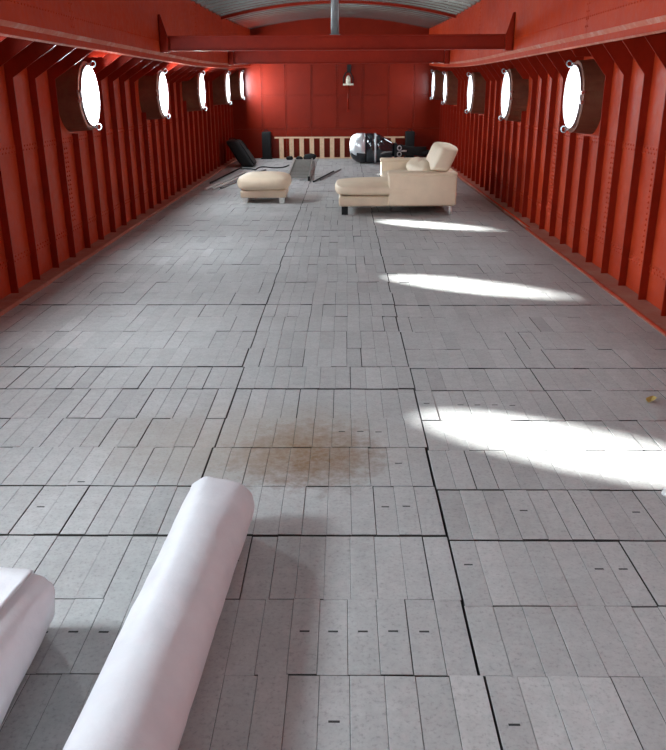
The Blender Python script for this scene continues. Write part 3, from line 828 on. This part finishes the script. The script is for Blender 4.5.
for off in (-0.21, 0.21):
    q = lad(-0.01, off); build('rubber_foot', MB().box(q.x - 0.022, q.x + 0.022, q.y - 0.04, q.y + 0.03, 0.0, 0.08), 'black', Ld)
def rod(a, b_, r, mat, label, name='metal_rod', cat='rod', grp=None):
    o = build(name, MB().tube([(a[0], a[1], r), (b_[0], b_[1], r)], r, 8), mat, smooth=False); tag(o, label, cat, grp)
rod((-0.56, 15.2), (-0.20, 17.2), 0.016, 'black', 'dark thin rod on the floor right of the ladder, nearer its foot', grp='rods by the ladder')
rod((-0.44, 15.55), (-0.05, 17.7), 0.014, 'grey_pipe', 'grey thin rod on the floor, farther right of the ladder', grp='rods by the ladder')
rod((-2.42, 14.0), (-2.08, 17.1), 0.020, 'pale_rod', 'bright metal rod on the floor nearest the left ledge', grp='rods by the left hull side')
rod((-2.30, 14.0), (-1.92, 17.2), 0.020, 'pale_rod', 'bright metal rod on the floor, second from the left ledge', grp='rods by the left hull side')
rod((-2.18, 14.2), (-1.70, 17.6), 0.018, 'grey_pipe', 'dull grey rod on the floor, third from the left ledge', grp='rods by the left hull side')
rod((-2.50, 15.0), (-2.30, 18.1), 0.016, 'black', 'thin dark rod on the floor close along the left ledge', grp='rods by the left hull side')
pts = []
for k_ in range(60):
    t_ = k_ / 59; pts.append((-2.25 + 0.95 * t_ + 0.10 * math.sin(t_ * 9), 17.6 + 0.9 * t_ + 0.22 * math.sin(t_ * 13 + 1), 0.014))
tag(build('cable', MB().tube(pts, 0.013, 6), 'black', smooth=True), 'black cable winding over the floor before the black case', 'cable')
# small black bundles at the far end of the ladder
for i_, (x, y_, r_, lab) in enumerate(((-1.34, 20.35, 0.065, 'small black bundle on the floor, leftmost before the slats'), (-1.10, 20.38, 0.06, 'small black bundle on the floor, middle one before the slats'), (-0.84, 20.38, 0.11, 'larger black bundle on the floor, rightmost before the slats'))):
    bm = bmesh.new(); bmesh.ops.create_icosphere(bm, subdivisions=3, radius=1.0)
    for v in bm.verts:
        nn = 1 + 0.30 * noise.noise(v.co * 1.7 + Vector((i_ * 5, 0, 0))) + 0.12 * noise.noise(v.co * 4 + Vector((i_, 3, 0)))
        v.co = Vector((v.co.x * r_ * 1.35 * nn, v.co.y * r_ * nn, max(-r_ * 0.55, v.co.z * r_ * 0.85 * nn) + r_ * 0.55))
    me = bpy.data.meshes.new('black_bundle'); bm.to_mesh(me); bm.free(); me.polygons.foreach_set('use_smooth', [True] * len(me.polygons))
    o = link('black_bundle', me, 'black'); o.location = (x, y_, 0.001); tag(o, lab, 'bundle', 'black bundles before the slats')

# ================================================================ LAMP on the far bulkhead
Lm = empty('bulkhead_lamp', (0.12, Y1 - 0.02, 1.95)); tag(Lm, 'cream caged lamp fixed high on the far red bulkhead', 'lamp')
yl = Y1 - 0.02
build('base_tray', MB().box(0.0, 0.26, yl - 0.16, yl, 1.76, 1.80), 'lamp_white', Lm)
g = MB(); g.rings([[(0.13 + r_*math.cos(2*PI*k_/16), yl - 0.09 + r_*math.sin(2*PI*k_/16), z) for k_ in range(16)] for z, r_ in ((1.80, 0.06), (1.90, 0.058), (1.96, 0.04), (1.99, 0.015))])
build('lamp_globe', g, 'lamp_white', Lm, smooth=True)
for s in (-1, 1):
    build('cage_bar', MB().tube([(0.13 + s*0.115, yl - 0.09, 1.80), (0.13 + s*0.115, yl - 0.09, 1.95), (0.13 + s*0.06, yl - 0.09, 2.05), (0.13, yl - 0.09, 2.08)], 0.016, 8), 'black', Lm, smooth=True)
build('hanger', MB().box(0.10, 0.20, yl - 0.12, yl, 2.08, 2.24), 'black', Lm)
build('conduit', MB().tube([(0.13, yl - 0.03, 1.76), (0.13, yl - 0.03, 1.18)], 0.022, 8), 'red_gloss', Lm, smooth=True)
build('junction_box', MB().box(0.09, 0.17, yl - 0.06, yl, 1.12, 1.19), 'red_rib', Lm)

# ================================================================ LITTER
mb = MB()
lf = [(0, -0.05), (0.025, -0.02), (0.032, 0.015), (0.012, 0.05), (0, 0.07), (-0.016, 0.045), (-0.03, 0.01), (-0.02, -0.025)]
mb.add([(1.72 + u + w * 0.5, 4.07 + w * 0.8, 0.008 + 0.012 * abs(u) / 0.03 + 0.01 * abs(w) / 0.07) for u, w in lf] + [(1.72, 4.07, 0.006)], [(i, (i + 1) % 8, 8) for i in range(8)])
o = build('dry_leaf', mb, 'leaf'); so = o.modifiers.new('s', 'SOLIDIFY'); so.thickness = 0.001; tag(o, 'small dry yellow leaf on the floor at the right', 'leaf')
bm = bmesh.new(); bmesh.ops.create_icosphere(bm, subdivisions=3, radius=0.03)
for v in bm.verts: v.co *= 1 + 0.5 * noise.noise(v.co * 60); v.co.z = max(v.co.z * 0.7, -0.016)
me = bpy.data.meshes.new('paper_scrap'); bm.to_mesh(me); bm.free(); o = link('paper_scrap', me, 'paper'); o.location = (1.405, 2.99, 0.019)
tag(o, 'crumpled white paper scrap at the right edge of the floor', 'paper')
